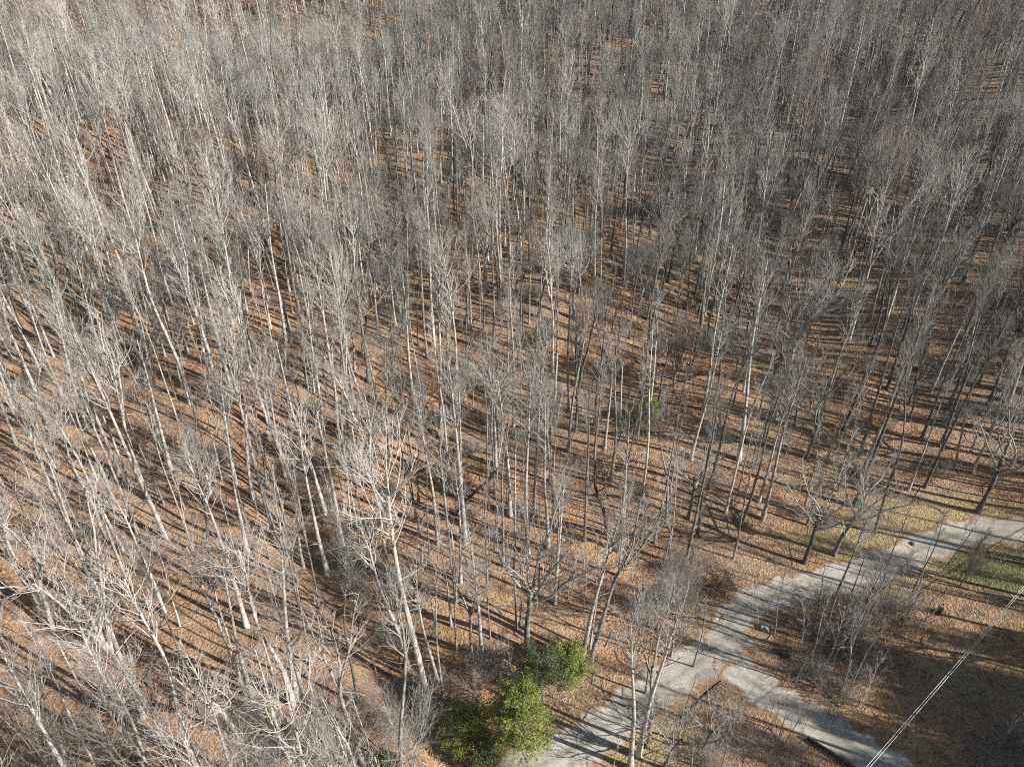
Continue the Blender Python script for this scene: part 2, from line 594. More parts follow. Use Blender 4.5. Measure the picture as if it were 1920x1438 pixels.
def make_variant(key, kind, seed, bark, twig):
    r = np.random.default_rng(seed)
    v = Variant()
    v.key, v.kind = key, kind
    T, C = MB(), MB()
    if kind == 'poplar':       # tall straight trunk, narrow high crown
        H = 26.0
        v.H = H
        P, R = trunk_poly(r, H, r.uniform(0.20, 0.27), 0.045, 12, r.uniform(0.15, 0.5) if seed % 2 else 0.8, r.uniform(-1, 1))
        T.tubes(P, R, 8)
        c0 = r.uniform(0.58, 0.73)
        wide = r.uniform(0.5, 0.85)
        lf = lambda t, pl: wide * (0.6 + 4.6 * np.sin(np.pi * np.clip((1.04 - t) / (1.04 - c0 + 0.1), 0, 1) ** 0.8) ** 0.8)
        B, BR = spawn(r, P, R, 19, c0, 0.985, lf, (25, 52), 0.5, 6, 0.6, 0.13, 0.032, True)
        C.tubes(B, BR, 4)
        S, SR = spawn(r, B, BR, 6, 0.25, 0.95, lambda t, pl: pl * 0.45, (25, 55), 0.4, 4, 0.6, 0.16, 0.016)
        C.tubes(S, SR, 3)
        W, WR = spawn(r, S, SR, 3, 0.2, 1.0, lambda t, pl: np.clip(pl * 0.6, 0.4, 1.5), (15, 50), 0.4, 3, 0.7, 0.2, TW)
        C.spikes(W, WR)
        # a few dead stubs on the clear trunk
        D, DR = spawn(r, P, R, 9, 0.15, c0, lambda t, pl: 0 * t + r.uniform(0.6, 2.2, len(t)), (60, 95), 0.0, 4, 0.35, 0.2, 0.014)
        C.spikes(D, DR)
    elif kind == 'forked':     # trunk that splits once or twice, pale, airy crown
        H = 24.0
        v.H = H
        P, R = trunk_poly(r, H * 0.55, 0.23, 0.15, 8, 0.4)
        T.tubes(P, R, 8)
        F, FR = spawn(r, P, R, 3, 0.78, 0.99, lambda t, pl: 0 * t + H * 0.5, (10, 28), 0.5, 9, 0.8, 0.07, 0.04)
        T.tubes(F, FR, 6)
        B, BR = spawn(r, F, FR, 11, 0.25, 0.98, lambda t, pl: 4.3 * (1.1 - 0.75 * t), (25, 58), 0.4, 6, 0.6, 0.14, 0.034, True)
        C.tubes(B, BR, 4)
        S, SR = spawn(r, B, BR, 6, 0.25, 0.98, lambda t, pl: pl * 0.45, (25, 55), 0.35, 4, 0.6, 0.16, 0.016)
        C.tubes(S, SR, 3)
        W, WR = spawn(r, S, SR, 3, 0.2, 1.0, lambda t, pl: np.clip(pl * 0.6, 0.4, 1.5), (15, 50), 0.35, 3, 0.7, 0.2, TW)
        C.spikes(W, WR)
        D, DR = spawn(r, P, R, 6, 0.3, 0.9, lambda t, pl: 0 * t + 2.0, (60, 95), 0.0, 4, 0.35, 0.2, 0.014)
        C.spikes(D, DR)
    elif kind == 'oak':        # crooked spreading limbs
        H = 20.0
        v.H = H
        P, R = trunk_poly(r, H * 0.46, 0.27, 0.2, 8, 0.4, r.uniform(-.6, .6))
        T.tubes(P, R, 9)
        F, FR = spawn(r, P, R, 6, 0.6, 0.99, lambda t, pl: 0 * t + H * 0.5, (22, 62), 0.42, 8, 0.62, 0.17, 0.05)
        C.tubes(F, FR, 6)
        B, BR = spawn(r, F, FR, 9, 0.22, 0.98, lambda t, pl: 4.6 * (1.15 - 0.7 * t), (28, 66), 0.25, 6, 0.6, 0.2, 0.034, True)
        C.tubes(B, BR, 4)
        S, SR = spawn(r, B, BR, 6, 0.2, 0.98, lambda t, pl: pl * 0.44, (28, 62), 0.22, 4, 0.6, 0.2, 0.016)
        C.tubes(S, SR, 3)
        W, WR = spawn(r, S, SR, 3, 0.2, 1.0, lambda t, pl: np.clip(pl * 0.6, 0.35, 1.3), (15, 60), 0.2, 3, 0.7, 0.25, TW)
        C.spikes(W, WR)
    elif kind == 'bushy':      # low forking, vase of rising stems, dense fine twigs
        H = 14.0
        v.H = H
        P, R = trunk_poly(r, H * 0.28, 0.17, 0.13, 5, 0.15)
        T.tubes(P, R, 8)
        F, FR = spawn(r, P, R, 9, 0.3, 0.99, lambda t, pl: 0 * t + H * 0.7, (8, 40), 0.4, 8, 0.6, 0.07, 0.03)
        C.tubes(F, FR, 5)
        B, BR = spawn(r, F, FR, 11, 0.2, 0.98, lambda t, pl: 3.4 * (1.2 - 0.75 * t), (22, 52), 0.35, 5, 0.55, 0.1, 0.018, True)
        C.tubes(B, BR, 4)
        S, SR = spawn(r, B, BR, 8, 0.2, 0.98, lambda t, pl: pl * 0.45, (20, 50), 0.3, 4, 0.6, 0.12, 0.012)
        C.tubes(S, SR, 3)
        W, WR = spawn(r, S, SR, 5, 0.2, 1.0, lambda t, pl: np.clip(pl * 0.55, 0.3, 1.0), (12, 45), 0.3, 3, 0.7, 0.15, TW)
        C.spikes(W, WR)
    elif kind == 'pole':       # slender tree, small wispy top
        H = 20.0
        v.H = H
        P, R = trunk_poly(r, H, 0.125, 0.03, 12, 0.35)
        T.tubes(P, R, 6)
        B, BR = spawn(r, P, R, 12, 0.68, 0.98, lambda t, pl: 2.9 * (1.2 - 0.8 * t), (22, 50), 0.5, 5, 0.6, 0.14, 0.02, True)
        C.tubes(B, BR, 3)
        S, SR = spawn(r, B, BR, 5, 0.2, 0.98, lambda t, pl: pl * 0.42, (25, 60), 0.3, 4, 0.6, 0.18, 0.009)
        C.spikes(S, SR)
        W, WR = spawn(r, S, SR, 3, 0.2, 1.0, lambda t, pl: np.clip(pl * 0.55, 0.3, 0.9), (15, 55), 0.3, 3, 0.7, 0.2, TW)
        C.spikes(W, WR)
    elif kind == 'sapling':
        H = 9.0
        v.H = H
        P, R = trunk_poly(r, H, 0.05, 0.012, 9, 0.45)
        T.tubes(P, R, 5)
        B, BR = spawn(r, P, R, 18, 0.3, 0.98, lambda t, pl: 2.4 * (1.2 - 0.8 * t), (30, 65), 0.35, 4, 0.55, 0.18, 0.012, True)
        C.tubes(B, BR, 3)
        S, SR = spawn(r, B, BR, 6, 0.2, 0.98, lambda t, pl: pl * 0.42, (25, 60), 0.25, 4, 0.6, 0.2, TW)
        C.spikes(S, SR)
    elif kind == 'snag':       # broken dead trunk, few bare limbs
        H = 11.0
        v.H = H
        P, R = trunk_poly(r, H, 0.22, 0.11, 10, 0.55)
        T.tubes(P, R, 8)
        tip = P[:, -1:]
        C0, CR = spawn(r, P, R, 7, 0.45, 0.99, lambda t, pl: 0 * t + r.uniform(1.2, 3.6, len(t)), (30, 75), 0.1, 6, 0.5, 0.25, 0.025)
        C.tubes(C0, CR, 5)
        S, SR = spawn(r, C0, CR, 4, 0.3, 0.98, lambda t, pl: pl * 0.4, (30, 70), 0.1, 4, 0.5, 0.25, 0.012)
        C.spikes(S, SR)
    elif kind == 'brush':      # leafless shrub, many stems from the ground
        H = 3.2
        v.H = H
        n = 34
        a = r.uniform(0, 6.28, n)
        rad = r.uniform(0.0, 0.7, n)
        base = np.stack([np.cos(a) * rad, np.sin(a) * rad, 0 * a - 0.15], 1)
        d = unit(np.stack([np.cos(a) * rad * 1.3, np.sin(a) * rad * 1.3, np.ones(n)], 1) + r.normal(0, 0.22, (n, 3)))
        L = r.uniform(1.6, 3.3, n)[:, None]
        pts = [base]
        for k in range(5):
            d = unit(d + r.normal(0, 0.13, (n, 3)))
            pts.append(pts[-1] + d * L / 5)
        P = np.stack(pts, 1)
        R = np.full((n, 1), 0.022) * np.linspace(1, 0.4, 6)[None]
        T.tubes(P, R, 4)
        S, SR = spawn(r, P, R, 9, 0.25, 0.98, lambda t, pl: pl * 0.36, (25, 65), 0.1, 4, 0.6, 0.22, TW)
        C.spikes(S, SR)
        W, WR = spawn(r, S, SR, 5, 0.2, 1.0, lambda t, pl: 0.45 + 0 * t, (20, 65), 0.1, 3, 0.7, 0.25, TW * 0.9)
        C.spikes(W, WR)
    v.trunk = T.mesh(key + "_trunk", bark)
    v.crown = C.mesh(key + "_crown", twig)
    VARS[key] = v


i = 0
for k, (bk, tw) in enumerate(((M_PALE, M_TWIGP), (M_PALE, M_TWIG), (M_GREY, M_TWIG), (M_PALE, M_TWIG), (M_GREY, M_TWIGT))):
    make_variant(f"poplar{k}", 'poplar', 100 + k, bk, tw)
for k, (bk, tw) in enumerate(((M_PALE, M_TWIGP), (M_PALE, M_TWIG), (M_GREY, M_TWIG))):
    make_variant(f"forked{k}", 'forked', 200 + k, bk, tw)
for k, (bk, tw) in enumerate(((M_GREY, M_TWIG), (M_DUSK_SHADE, M_TWIG), (M_GREY, M_TWIGT))):
    make_variant(f"oak{k}", 'oak', 300 + k, bk, tw)
make_variant("oak3", 'oak', 307, M_PALE, M_TWIGP)
make_variant("oak4", 'oak', 311, M_DUSK_SHADE, M_TWIG_SHADE)
for k in (5, 6): make_variant(f"poplar{k}", 'poplar', 106 + k, M_DUSK_SHADE, M_TWIG_SHADE)
make_variant("forked3", 'forked', 205, M_DUSK_SHADE, M_TWIG_SHADE)
make_variant("pole3", 'pole', 504, M_DUSK_SHADE, M_TWIG_SHADE)
make_variant("poplar7", 'poplar', 119, M_PALE, M_TWIG)
for k, (bk, tw) in enumerate(((M_GREY, M_TWIGT), (M_PALE, M_TWIG))):
    make_variant(f"bushy{k}", 'bushy', 400 + k, bk, tw)
for k, (bk, tw) in enumerate(((M_PALE, M_TWIGP), (M_GREY, M_TWIG), (M_GREY, M_TWIGT))):
    make_variant(f"pole{k}", 'pole', 500 + k, bk, tw)
for k, (bk, tw) in enumerate(((M_PALE, M_TWIGP), (M_GREY, M_TWIGT))):
    make_variant(f"sapling{k}", 'sapling', 600 + k, bk, tw)
make_variant("snag0", 'snag', 700, M_DARK, M_DARK)
make_variant("snag1", 'snag', 701, M_PALE, M_TWIGP)
make_variant("brush0", 'brush', 800, M_GREY, M_TWIGT)
make_variant("brush1", 'brush', 801, M_GREY, M_TWIG)

# ------------------------------------------------------------------ tree list
# (base px, base py, top px, top py, variant family, custom label or None)
HAND = [
 (88, 1446, 8, 1290, 'poplar0', None), (142, 1448, 30, 1255, 'forked0', "white barked tree at the bottom left corner with a short open crown"),
 (272, 1434, 120, 1180, 'poplar0', "thick white trunk crossing the lower left, standing alone on open leaf litter"),
 (305, 1384, 140, 1020, 'forked0', "tallest white tree in the lower left with forked pale limbs"),
 (372, 1434, 225, 1130, 'poplar0', None), (395, 1440, 330, 1310, 'sapling0', None),
 (463, 1300, 350, 1020, 'poplar1', "straight white trunk whose foot touches a second one, lower left"),
 (472, 1303, 395, 1050, 'poplar1', None), (463, 1175, 375, 900, 'poplar0', None),
 (338, 1174, 280, 990, 'pole0', None), (308, 1148, 235, 930, 'poplar0', None), (250, 1118, 205, 960, 'pole0', None),
 (290, 1180, 240, 1010, 'pole0', None), (65, 1203, 20, 1110, 'sapling0', None), (92, 1268, 55, 1170, 'sapling0', None),
 (137, 1368, 92, 1290, 'sapling0', None), (447, 1382, 330, 1180, 'oak3', "white crooked tree with long sideways limbs in the lower left"),
 (551, 1320, 462, 1020, 'poplar0', "left one of two white trunks rising from one spot, lower left"),
 (557, 1315, 500, 1010, 'poplar1', "right one of two white trunks rising from one spot, lower left"),
 (590, 1395, 515, 1120, 'poplar1', None), (583, 1245, 530, 1010, 'pole1', None),
 (765, 1253, 705, 990, 'poplar0', None), (800, 1299, 700, 870, 'poplar0', "big white trunk behind the round bare tree, left of the evergreens"),
 (822, 1282, 770, 1080, 'poplar0', None), (831, 1305, 805, 1080, 'pole0', None), (846, 1173, 826, 960, 'pole0', None),
 (888, 1262, 858, 1030, 'forked2', None), (903, 1233, 893, 1010, 'poplar1', None),
 (776, 1462, 764, 1305, 'bushy1', "round bare tree with dense upright stems at the bottom, left of the evergreens"),
 (683, 1434, 590, 1160, 'forked0', None), (702, 1440, 668, 1300, 'pole0', None), (640, 1450, 590, 1330, 'bushy1', None),
 (539, 989, 470, 730, 'pole0', None), (540, 916, 492, 700, 'poplar1', None), (562, 960, 500, 690, 'poplar0', None),
 (615, 1079, 545, 800, 'poplar0', None), (586, 834, 545, 660, 'pole1', None), (604, 804, 575, 640, 'pole1', None),
 (721, 980, 650, 690, 'forked1', "broad white tree with a hooked limb, left of centre"),
 (700, 1022, 640, 830, 'forked0', None), (735, 1085, 675, 870, 'poplar0', None), (651, 954, 622, 840, 'pole0', None),
 (752, 1082, 715, 920, 'pole0', None), (822, 1020, 790, 770, 'poplar1', None), (785, 946, 772, 740, 'poplar2', None),
 (840, 884, 818, 600, 'pole0', None), (872, 1017, 855, 700, 'poplar1', None), (866, 980, 862, 720, 'poplar3', None),
 (854, 965, 940, 850, 'snag0', "dark crooked trunk leaning to the right, centre left"),
 (930, 873, 920, 650, 'poplar1', None), (957, 965, 948, 720, 'poplar1', None), (944, 1062, 940, 780, 'pole2', None),
 (731, 866, 712, 650, 'poplar1', None), (773, 870, 765, 660, 'forked2', None), (790, 1060, 778, 975, 'sapling0', None),
 (850, 1024, 846, 990, 'snag1', "short pale broken stub in a hollow, centre left"),
 (989, 1036, 978, 740, 'poplar1', None), (988, 1219, 1005, 880, 'oak0', "tall grey tree with a dark side limb, behind the bright evergreen"),
 (1038, 987, 1040, 760, 'pole1', None), (1032, 902, 1035, 650, 'forked2', None), (1043, 1077, 1060, 880, 'poplar3', None),
 (1116, 902, 1118, 690, 'poplar2', None), (1103, 926, 1103, 740, 'pole1', None),
 (1140, 1002, 1116, 850, 'snag0', "black dead snag with a kink, right of centre"),
 (1134, 839, 1150, 640, 'poplar1', None), (1146, 901, 1170, 640, 'poplar2', None), (1163, 790, 1172, 600, 'pole0', None),
 (1160, 1033, 1190, 790, 'poplar1', None), (1206, 929, 1232, 640, 'pole0', None), (1196, 825, 1212, 640, 'pole0', None),
 (1227, 1018, 1265, 780, 'pole1', None), (1248, 981, 1262, 760, 'poplar2', None),
 (1290, 972, 1345, 790, 'oak1', "dark barked spreading oak on the slope, right of centre"),
 (1360, 961, 1432, 680, 'pole0', "very long slender pale pole tree, right of centre"),
 (1385, 918, 1430, 760, 'pole1', None), (1375, 1048, 1430, 830, 'pole1', None), (1242, 1062, 1300, 950, 'forked2', None),
 (1185, 1040, 1225, 900, 'pole0', None), (1127, 1095, 1150, 960, 'forked1', None), (1160, 1079, 1175, 900, 'poplar3', None),
 (1833, 960, 1960, 690, 'oak1', "thick dark trunk leaning right, foot on the verge above the drive bend"),
 (1822, 886, 1915, 650, 'forked1', "pale trunk with a curved foot at the right edge of the wood"),
 (1788, 880, 1840, 650, 'pole1', None), (1563, 1040, 1680, 820, 'oak0', "wide crowned grey tree above the left end of the drive"),
 (1508, 1055, 1570, 830, 'oak1', "dark crooked tree just left of the wide crowned one above the drive"),
 (1507, 958, 1545, 780, 'pole1', None), (1860, 1084, 1905, 985, 'sapling1', "thin twin sapling on the lawn inside the drive bend"),
 (1800, 1098, 1870, 1000, 'bushy0', "dark small tree with rising stems between the drive and the lawn"),
 (1705, 1125, 1770, 975, 'pole2', None), (1650, 1108, 1700, 940, 'pole2', None), (1722, 1105, 1760, 980, 'pole1', None), (1544, 1195, 1620, 960, 'poplar2', "long trunk that crosses the drive, its foot in the thicket"),
 (1560, 1240, 1640, 1040, 'forked2', None), (1580, 1290, 1620, 1140, 'forked1', None), (1452, 1190, 1470, 1075, 'pole1', None), (1440, 1145, 1465, 1060, 'sapling0', None),
 (1605, 1185, 1660, 1060, 'forked2', None), (1660, 1200, 1720, 1070, 'sapling1', None), (1490, 1280, 1540, 1165, 'pole2', None), (1518, 1275, 1555, 1170, 'pole1', None),
 (1182, 1440, 1200, 1170, 'poplar1', "pale trunk in front of the left branch of the drive, bottom centre"), (1197, 1416, 1255, 1150, 'poplar1', "leaning pale trunk right of the first, beside the left branch of the drive"),
 (1215, 1400, 1262, 1130, 'forked2', None), (1150, 1442, 1158, 1345, 'sapling0', None), (1232, 1180, 1262, 1040, 'bushy1', None), (1272, 1165, 1300, 1055, 'bushy0', None),
 (1090, 1243, 1145, 960, 'poplar1', None), (1108, 1240, 1165, 930, 'forked2', None), (1106, 1215, 1130, 1010, 'pole0', None),
 (1040, 1132, 1052, 930, 'poplar3', None), (968, 1178, 962, 960, 'pole1', None), (975, 1170, 985, 1010, 'pole2', None), (1065, 1122, 1072, 1010, 'pole1', None),
 (1094, 1149, 1104, 1030, 'pole1', None), (1010, 1117, 1014, 960, 'pole2', None), (918, 1062, 918, 900, 'pole2', None),
 (1318, 1404, 1400, 1290, 'oak1', "dark leaning tree with crooked limbs beside the right branch of the drive"),
 (1281, 1345, 1335, 1260, 'snag0', None), (1245, 1440, 1290, 1300, 'oak1', None), (1350, 1450, 1380, 1330, 'pole2', None), (1295, 1450, 1320, 1330, 'sapling1', None),
 (1438, 1358, 1462, 1275, 'sapling1', "leftmost thin bare pole sapling in the row beside the right drive"), (1448, 1368, 1475, 1280, 'sapling1', "second thin sapling from the left in the row beside the drive"),
 (1460, 1382, 1488, 1300, 'sapling1', "middle thin sapling in the row beside the right drive"), (1473, 1394, 1508, 1305, 'sapling1', "fourth thin sapling from the left in the row beside the drive"),
 (1488, 1406, 1530, 1315, 'sapling1', "rightmost thin sapling in the row beside the right drive"),
 (1905, 1420, 1935, 1330, 'pole2', None), (1940, 1470, 1985, 1290, 'pole1', None), (1420, 1180, 1418, 1080, 'sapling0', None),
 (110, 960, 30, 700, 'forked0', None), (115, 1035, 60, 880, 'forked0', None), (30, 1050, -60, 900, 'oak3', "white spreading tree with thick sideways limbs at the left edge"),
 (100, 1180, 55, 960, 'oak3', "stout grey white tree with a broken looking trunk, far left"),
 (210, 940, 140, 700, 'poplar0', None), (240, 1090, 170, 900, 'poplar0', None), (195, 1010, 120, 760, 'poplar0', None), (320, 880, 270, 650, 'poplar1', None),
 (395, 925, 372, 790, 'oak3', "white tree with two arched side limbs, left of centre"), (313, 865, 268, 700, 'forked1', None), (297, 860, 265, 700, 'pole0', None),
 (416, 900, 380, 740, 'pole0', None), (442, 905, 400, 700, 'poplar1', None), (500, 905, 470, 700, 'pole1', None),
 (430, 700, 400, 520, 'poplar1', None), (497, 652, 478, 540, 'pole0', None), (333, 870, 300, 760, 'sapling0', None), (155, 715, 85, 560, 'forked0', None),
 (455, 1150, 420, 1000, 'pole0', None), (360, 1030, 320, 880, 'pole0', None), (250, 1245, 200, 1090, 'pole0', None), (160, 1200, 90, 1040, 'poplar0', None),
 (1520, 1240, 1560, 1110, 'pole0', None), (1545, 1255, 1600, 1120, 'sapling0', None), (1600, 1235, 1650, 1110, 'pole2', None), (1630, 1265, 1672, 1150, 'sapling1', None), (1572, 1215, 1618, 1075, 'pole1', None),
 (1615, 1150, 1665, 1010, 'pole2', None), (1575, 1165, 1630, 1000, 'pole1', None), (1520, 1190, 1560, 1060, 'pole2', None), (1668, 1150, 1720, 1030, 'pole2', None), (1690, 1175, 1735, 1060, 'sapling1', None),
 (1500, 1225, 1525, 1120, 'sapling0', None), (1590, 1300, 1650, 1170, 'pole0', None), (1612, 1325, 1655, 1215, 'sapling0', None), (1735, 1165, 1775, 1060, 'sapling1', None), (1640, 1215, 1700, 1080, 'forked2', None), (1480, 1160, 1500, 1050, 'sapling1', None),
 (1765, 1075, 1830, 975, 'pole2', None), (1780, 1060, 1835, 960, 'sapling1', None), (1870, 1410, 1905, 1330, 'sapling0', None), (1270, 1400, 1300, 1270, 'pole1', None), (1360, 1380, 1400, 1270, 'sapling1', None), (1300, 1250, 1330, 1120, 'pole1', None), (1210, 1300, 1240, 1130, 'pole1', None), (1258, 1230, 1290, 1080, 'forked2', None),
 (835, 612, 815, 430, 'oak2', None), (1430, 565, 1475, 470, 'oak1', None), (1540, 455, 1590, 330, 'oak1', None), (1790, 480, 1830, 300, 'oak1', None), (1820, 480, 1870, 300, 'forked1', None),
]
NOTREE = []   # (centre, radius) kept clear: lawn, drive bend, foreground openings


def tree_frame(B, tx, ty):
    r = ray(tx, ty)
    s = B.y / r[1]
    T = Vector((r[0] * s, B.y, HC + r[2] * s))
    return T - B


trees = []        # dict(var, pos, rot(euler), scale, label, hand)


def add_tree(var, pos, axis_v, scale, yaw, label=None, hand=False, sxy=1.0):
    q = Vector((0, 0, 1)).rotation_difference(axis_v.normalized())
    e = (q.to_matrix() @ Matrix.Rotation(yaw, 3, 'Z')).to_euler()
    trees.append(dict(var=var, pos=Vector(pos), rot=e, scale=scale, label=label, hand=hand, sxy=sxy))


R_ = random.Random(11)
occ = []
for (bx, by, tx, ty, var, lab) in HAND:
    B = ground_at(bx, by)
    v = VARS[var]
    ax = tree_frame(B, tx, ty)
    if v.kind in ('poplar', 'forked', 'pole'): ax *= 1.04
    h = min(max(ax.length, v.H * 0.45), v.H * 1.3)
    lean = ax.copy()
    lean.y += R_.uniform(-0.03, 0.03) * h
    mx = 0.55 if v.kind == 'snag' else 0.14
    lx = max(-mx, min(mx, lean.x / max(lean.z, 1)))
    lean = Vector((lx, lean.y / max(lean.z, 1), 1.0))
    add_tree(var, B, lean, h / v.H, R_.uniform(0, 6.28), lab, True, 1.22 if v.kind in ('poplar', 'pole') else (0.85 if v.kind == 'bushy' else (1.18 if v.kind == 'forked' and bx < 760 else 1.0)))
    occ.append((B.x, B.y))

lawn = ground_at(1880, 1080)
lawn_r = 7.0
shade = ground_at(1850, 1270)
openc = ground_at(1770, 960)
EVER_POS = [ground_at(975, 1402), ground_at(1030, 1292), ground_at(1072, 1272), ground_at(868, 1400)]
cell = {}


def near_ok(x, y, d):
    ci, cj = int(x // 4), int(y // 4)
    for a in range(ci - 1, ci + 2):
        for b in range(cj - 1, cj + 2):
            for (qx, qy) in cell.get((a, b), ()):
                if (qx - x) ** 2 + (qy - y) ** 2 < d * d: return False
    return True


def occupy(x, y):
    cell.setdefault((int(x // 4), int(y // 4)), []).append((x, y))


for x, y in occ: occupy(x, y)
for e in EVER_POS: occupy(e.x, e.y)

KEYS_FAR = [('poplar0', 9), ('poplar1', 16), ('poplar2', 15), ('poplar3', 13), ('poplar4', 12), ('forked0', 9), ('forked1', 14), ('forked2', 14),
            ('oak0', 7), ('oak1', 5), ('oak2', 8), ('oak3', 2), ('bushy0', 9), ('bushy1', 5), ('pole0', 16), ('pole1', 22), ('pole2', 18), ('sapling0', 5), ('sapling1', 8)]
keys = [k for k, w in KEYS_FAR]
wts = [w for k, w in KEYS_FAR]
cand = 0
rr = np.random.default_rng(77)
NTRY = 60000
xs = rr.uniform(-260, 260, NTRY)
ys = rr.uniform(-20, 330, NTRY)
for x, y in zip(xs, ys):
    z = float(Z(x, y))
    px, py, d = proj((x, y, z))
    _, pyt, _ = proj((x, y, z + 26))
    vis = d > 5 and -160 < px < 2080 and py > -40 and pyt < 1480
    caster = (45 < x < 130 and -10 < y < 120 and not vis)
    if not vis and not caster: continue
    inframe = 0 < px < 1920 and py < 1450
    if ((x - EVER_POS[0].x) / 6) ** 2 + ((y - EVER_POS[0].y + 4) / 9) ** 2 < 1: continue
    # openings
    if y < 120 and -10 < x < 90 and road_dist(np.array([x]), np.array([y]))[0] < 1.4: continue
    if (x - lawn.x) ** 2 + (y - lawn.y) ** 2 < lawn_r ** 2: continue
    if (x - shade.x) ** 2 + ((y - shade.y) * 1.3) ** 2 < 10.5 ** 2: continue
    if ((x - openc.x) / 8) ** 2 + ((y - openc.y) / 3.5) ** 2 < 1: continue
    dens = 1.0
    if inframe:
        if py > 1080 and px > 1250: dens = 0.0
        elif py > 1100 and px < 1250: dens = 0.14        # hand placed foreground
        elif py > 850 and px < 1300: dens = 0.5
        elif py > 950: dens = 0.25
        elif py > 650: dens = 0.6
    elif py >= 1440 and 780 < px < 2000: dens = 0.0
    elif caster and y < 34 and x < 66: dens = 0.0
    elif caster and y < 34:
        dens = 0.6
    elif caster and y < 78:
        dens = 0.12
    if rr.random() > dens: continue
    key = R_.choices(keys, wts)[0]
    if py > 850 and inframe: key = R_.choice(['pole0', 'pole1', 'pole0', 'poplar1', 'sapling0', 'pole2', 'sapling1', 'poplar3', 'pole1', 'pole3', 'sapling0', 'poplar7'])
    if px < 700 and R_.random() < 0.45: key = R_.choice(['poplar0', 'poplar0', 'forked0', 'pole0', 'poplar1'])
    if R_.random() < (0.5 if px > 1050 else (0.3 if px > 700 and py < 500 else 0.12)): key = R_.choice(['poplar5', 'poplar6', 'pole3', 'poplar6', 'forked3', 'oak4', 'pole3'])  # darker bark and twigs favoured at right, imitating the shaded hillside in colour
    elif R_.random() < 0.1: key = 'poplar7'
    if py < 620 and R_.random() < (0.26 if px > 900 else 0.2): key = R_.choice(['bushy0', 'bushy1', 'oak2', 'oak0', 'oak1', 'oak4', 'forked2', 'forked3'])
    v = VARS[key]
    dm = {'oak': 4.6, 'bushy': 3.6, 'poplar': 2.9, 'forked': 3.4, 'pole': 2.1, 'sapling': 1.8}[v.kind]
    if not near_ok(x, y, dm * (0.74 if py < 700 or not inframe else 0.84)): continue
    occupy(x, y)
    s = R_.uniform(0.6, 1.12) if R_.random() < 0.6 else R_.uniform(0.85, 1.15)
    s *= 0.84 if y > 130 else (0.92 if y > 90 else 1.0)
    lean = Vector((R_.gauss(0, 0.035), R_.gauss(0, 0.035), 1))
    add_tree(key, (x, y, z), lean, s, R_.uniform(0, 6.28))

# visible size of every tree
for t in trees:
    v = VARS[t['var']]
    p = t['pos']
    px, py, d = proj(p)
    up = t['rot'].to_matrix() @ Vector((0, 0, v.H * t['scale']))
    tx, ty, d2 = proj(p + up)
    t['px'], t['py'], t['d'] = px, py, d
    t['tx'], t['ty'] = tx, ty
    cy0, cy1 = max(0, min(py, ty)), min(1438, max(py, ty))
    inx = (0 < px < 1920) or (0 < tx < 1920)
    t['size'] = max(0, cy1 - cy0) * (1.4 if v.kind in ('oak', 'bushy', 'forked') else 1.0) if inx else -1
    if t['hand']: t['size'] += 10000
    if d < 5 or not inx: t['size'] = -1
order = sorted(range(len(trees)), key=lambda i: -trees[i]['size'])
NIND = 300
ind = [trees[i] for i in order[:NIND]]
rest = [trees[i] for i in order[NIND:]]
print("TREES", len(trees), "individual", len(ind))

NAMES = {'poplar': ('poplar_tree', 'tree'), 'forked': ('forked_tree', 'tree'), 'oak': ('oak_tree', 'tree'), 'bushy': ('maple_tree', 'tree'),
         'pole': ('slender_tree', 'tree'), 'sapling': ('sapling', 'sapling'), 'snag': ('dead_tree', 'dead tree')}
LOOK = {'poplar0': 'white barked straight tree', 'poplar1': 'pale straight tall tree', 'poplar2': 'grey straight tall tree', 'poplar3': 'pale straight tree',
        'poplar4': 'grey straight tree with tan twigs', 'poplar5': 'dusky straight tree', 'poplar6': 'dark straight tall tree', 'poplar7': 'pale tapering straight tree', 'forked3': 'dusky forked tree', 'oak4': 'dusky spreading tree', 'pole3': 'dusky slender pole tree', 'forked0': 'white forked tree', 'forked1': 'pale forked tree', 'forked2': 'grey forked tree',
        'oak0': 'grey spreading tree', 'oak1': 'dark trunked spreading tree', 'oak2': 'tan twigged spreading tree', 'oak3': 'white spreading tree',
        'bushy0': 'tan bushy crowned tree', 'bushy1': 'pale bushy crowned tree', 'pole0': 'slender pale pole tree', 'pole1': 'slender grey pole tree',
        'pole2': 'slender tan twigged pole tree', 'sapling0': 'thin pale sapling', 'sapling1': 'thin tan sapling', 'snag0': 'black leafless dead trunk', 'snag1': 'pale broken dead trunk'}
ROWS = ['top edge', 'upper part', 'upper middle', 'middle', 'lower middle', 'lower part', 'bottom edge']
COLS = ['far left', 'left', 'centre left', 'centre', 'centre right', 'right', 'far right']
ORD = ['', 'second', 'third', 'fourth', 'fifth', 'sixth', 'seventh', 'eighth', 'ninth', 'tenth']
cells = {}
for t in ind:
    if t['label']: continue
    bx, by = min(max(t['px'], 0), 1919), min(max(t['py'], 0), 1437)
    cells.setdefault((LOOK[t['var']], int(by / 1438 * 7), int(bx / 1920 * 7)), []).append(t)
for (look, r, c), L in cells.items():
    L.sort(key=lambda t: t['px'])
    n = len(L)
    where = f"{ROWS[r]}, {COLS[c]} of photo"
    for i, t in enumerate(L):
        if n == 1: t['label'] = f"{look} with foot at {where}"
        elif n == 2: t['label'] = f"{look}, {'left' if i == 0 else 'right'} one of two, {where}"
        elif i == 0: t['label'] = f"{look}, leftmost of its kind, {where}"
        elif i == n - 1: t['label'] = f"{look}, rightmost of its kind, {where}"
        else: t['label'] = f"{look}, {ORD[i]} from left of its kind, {COLS[c]}, {ROWS[r]}"
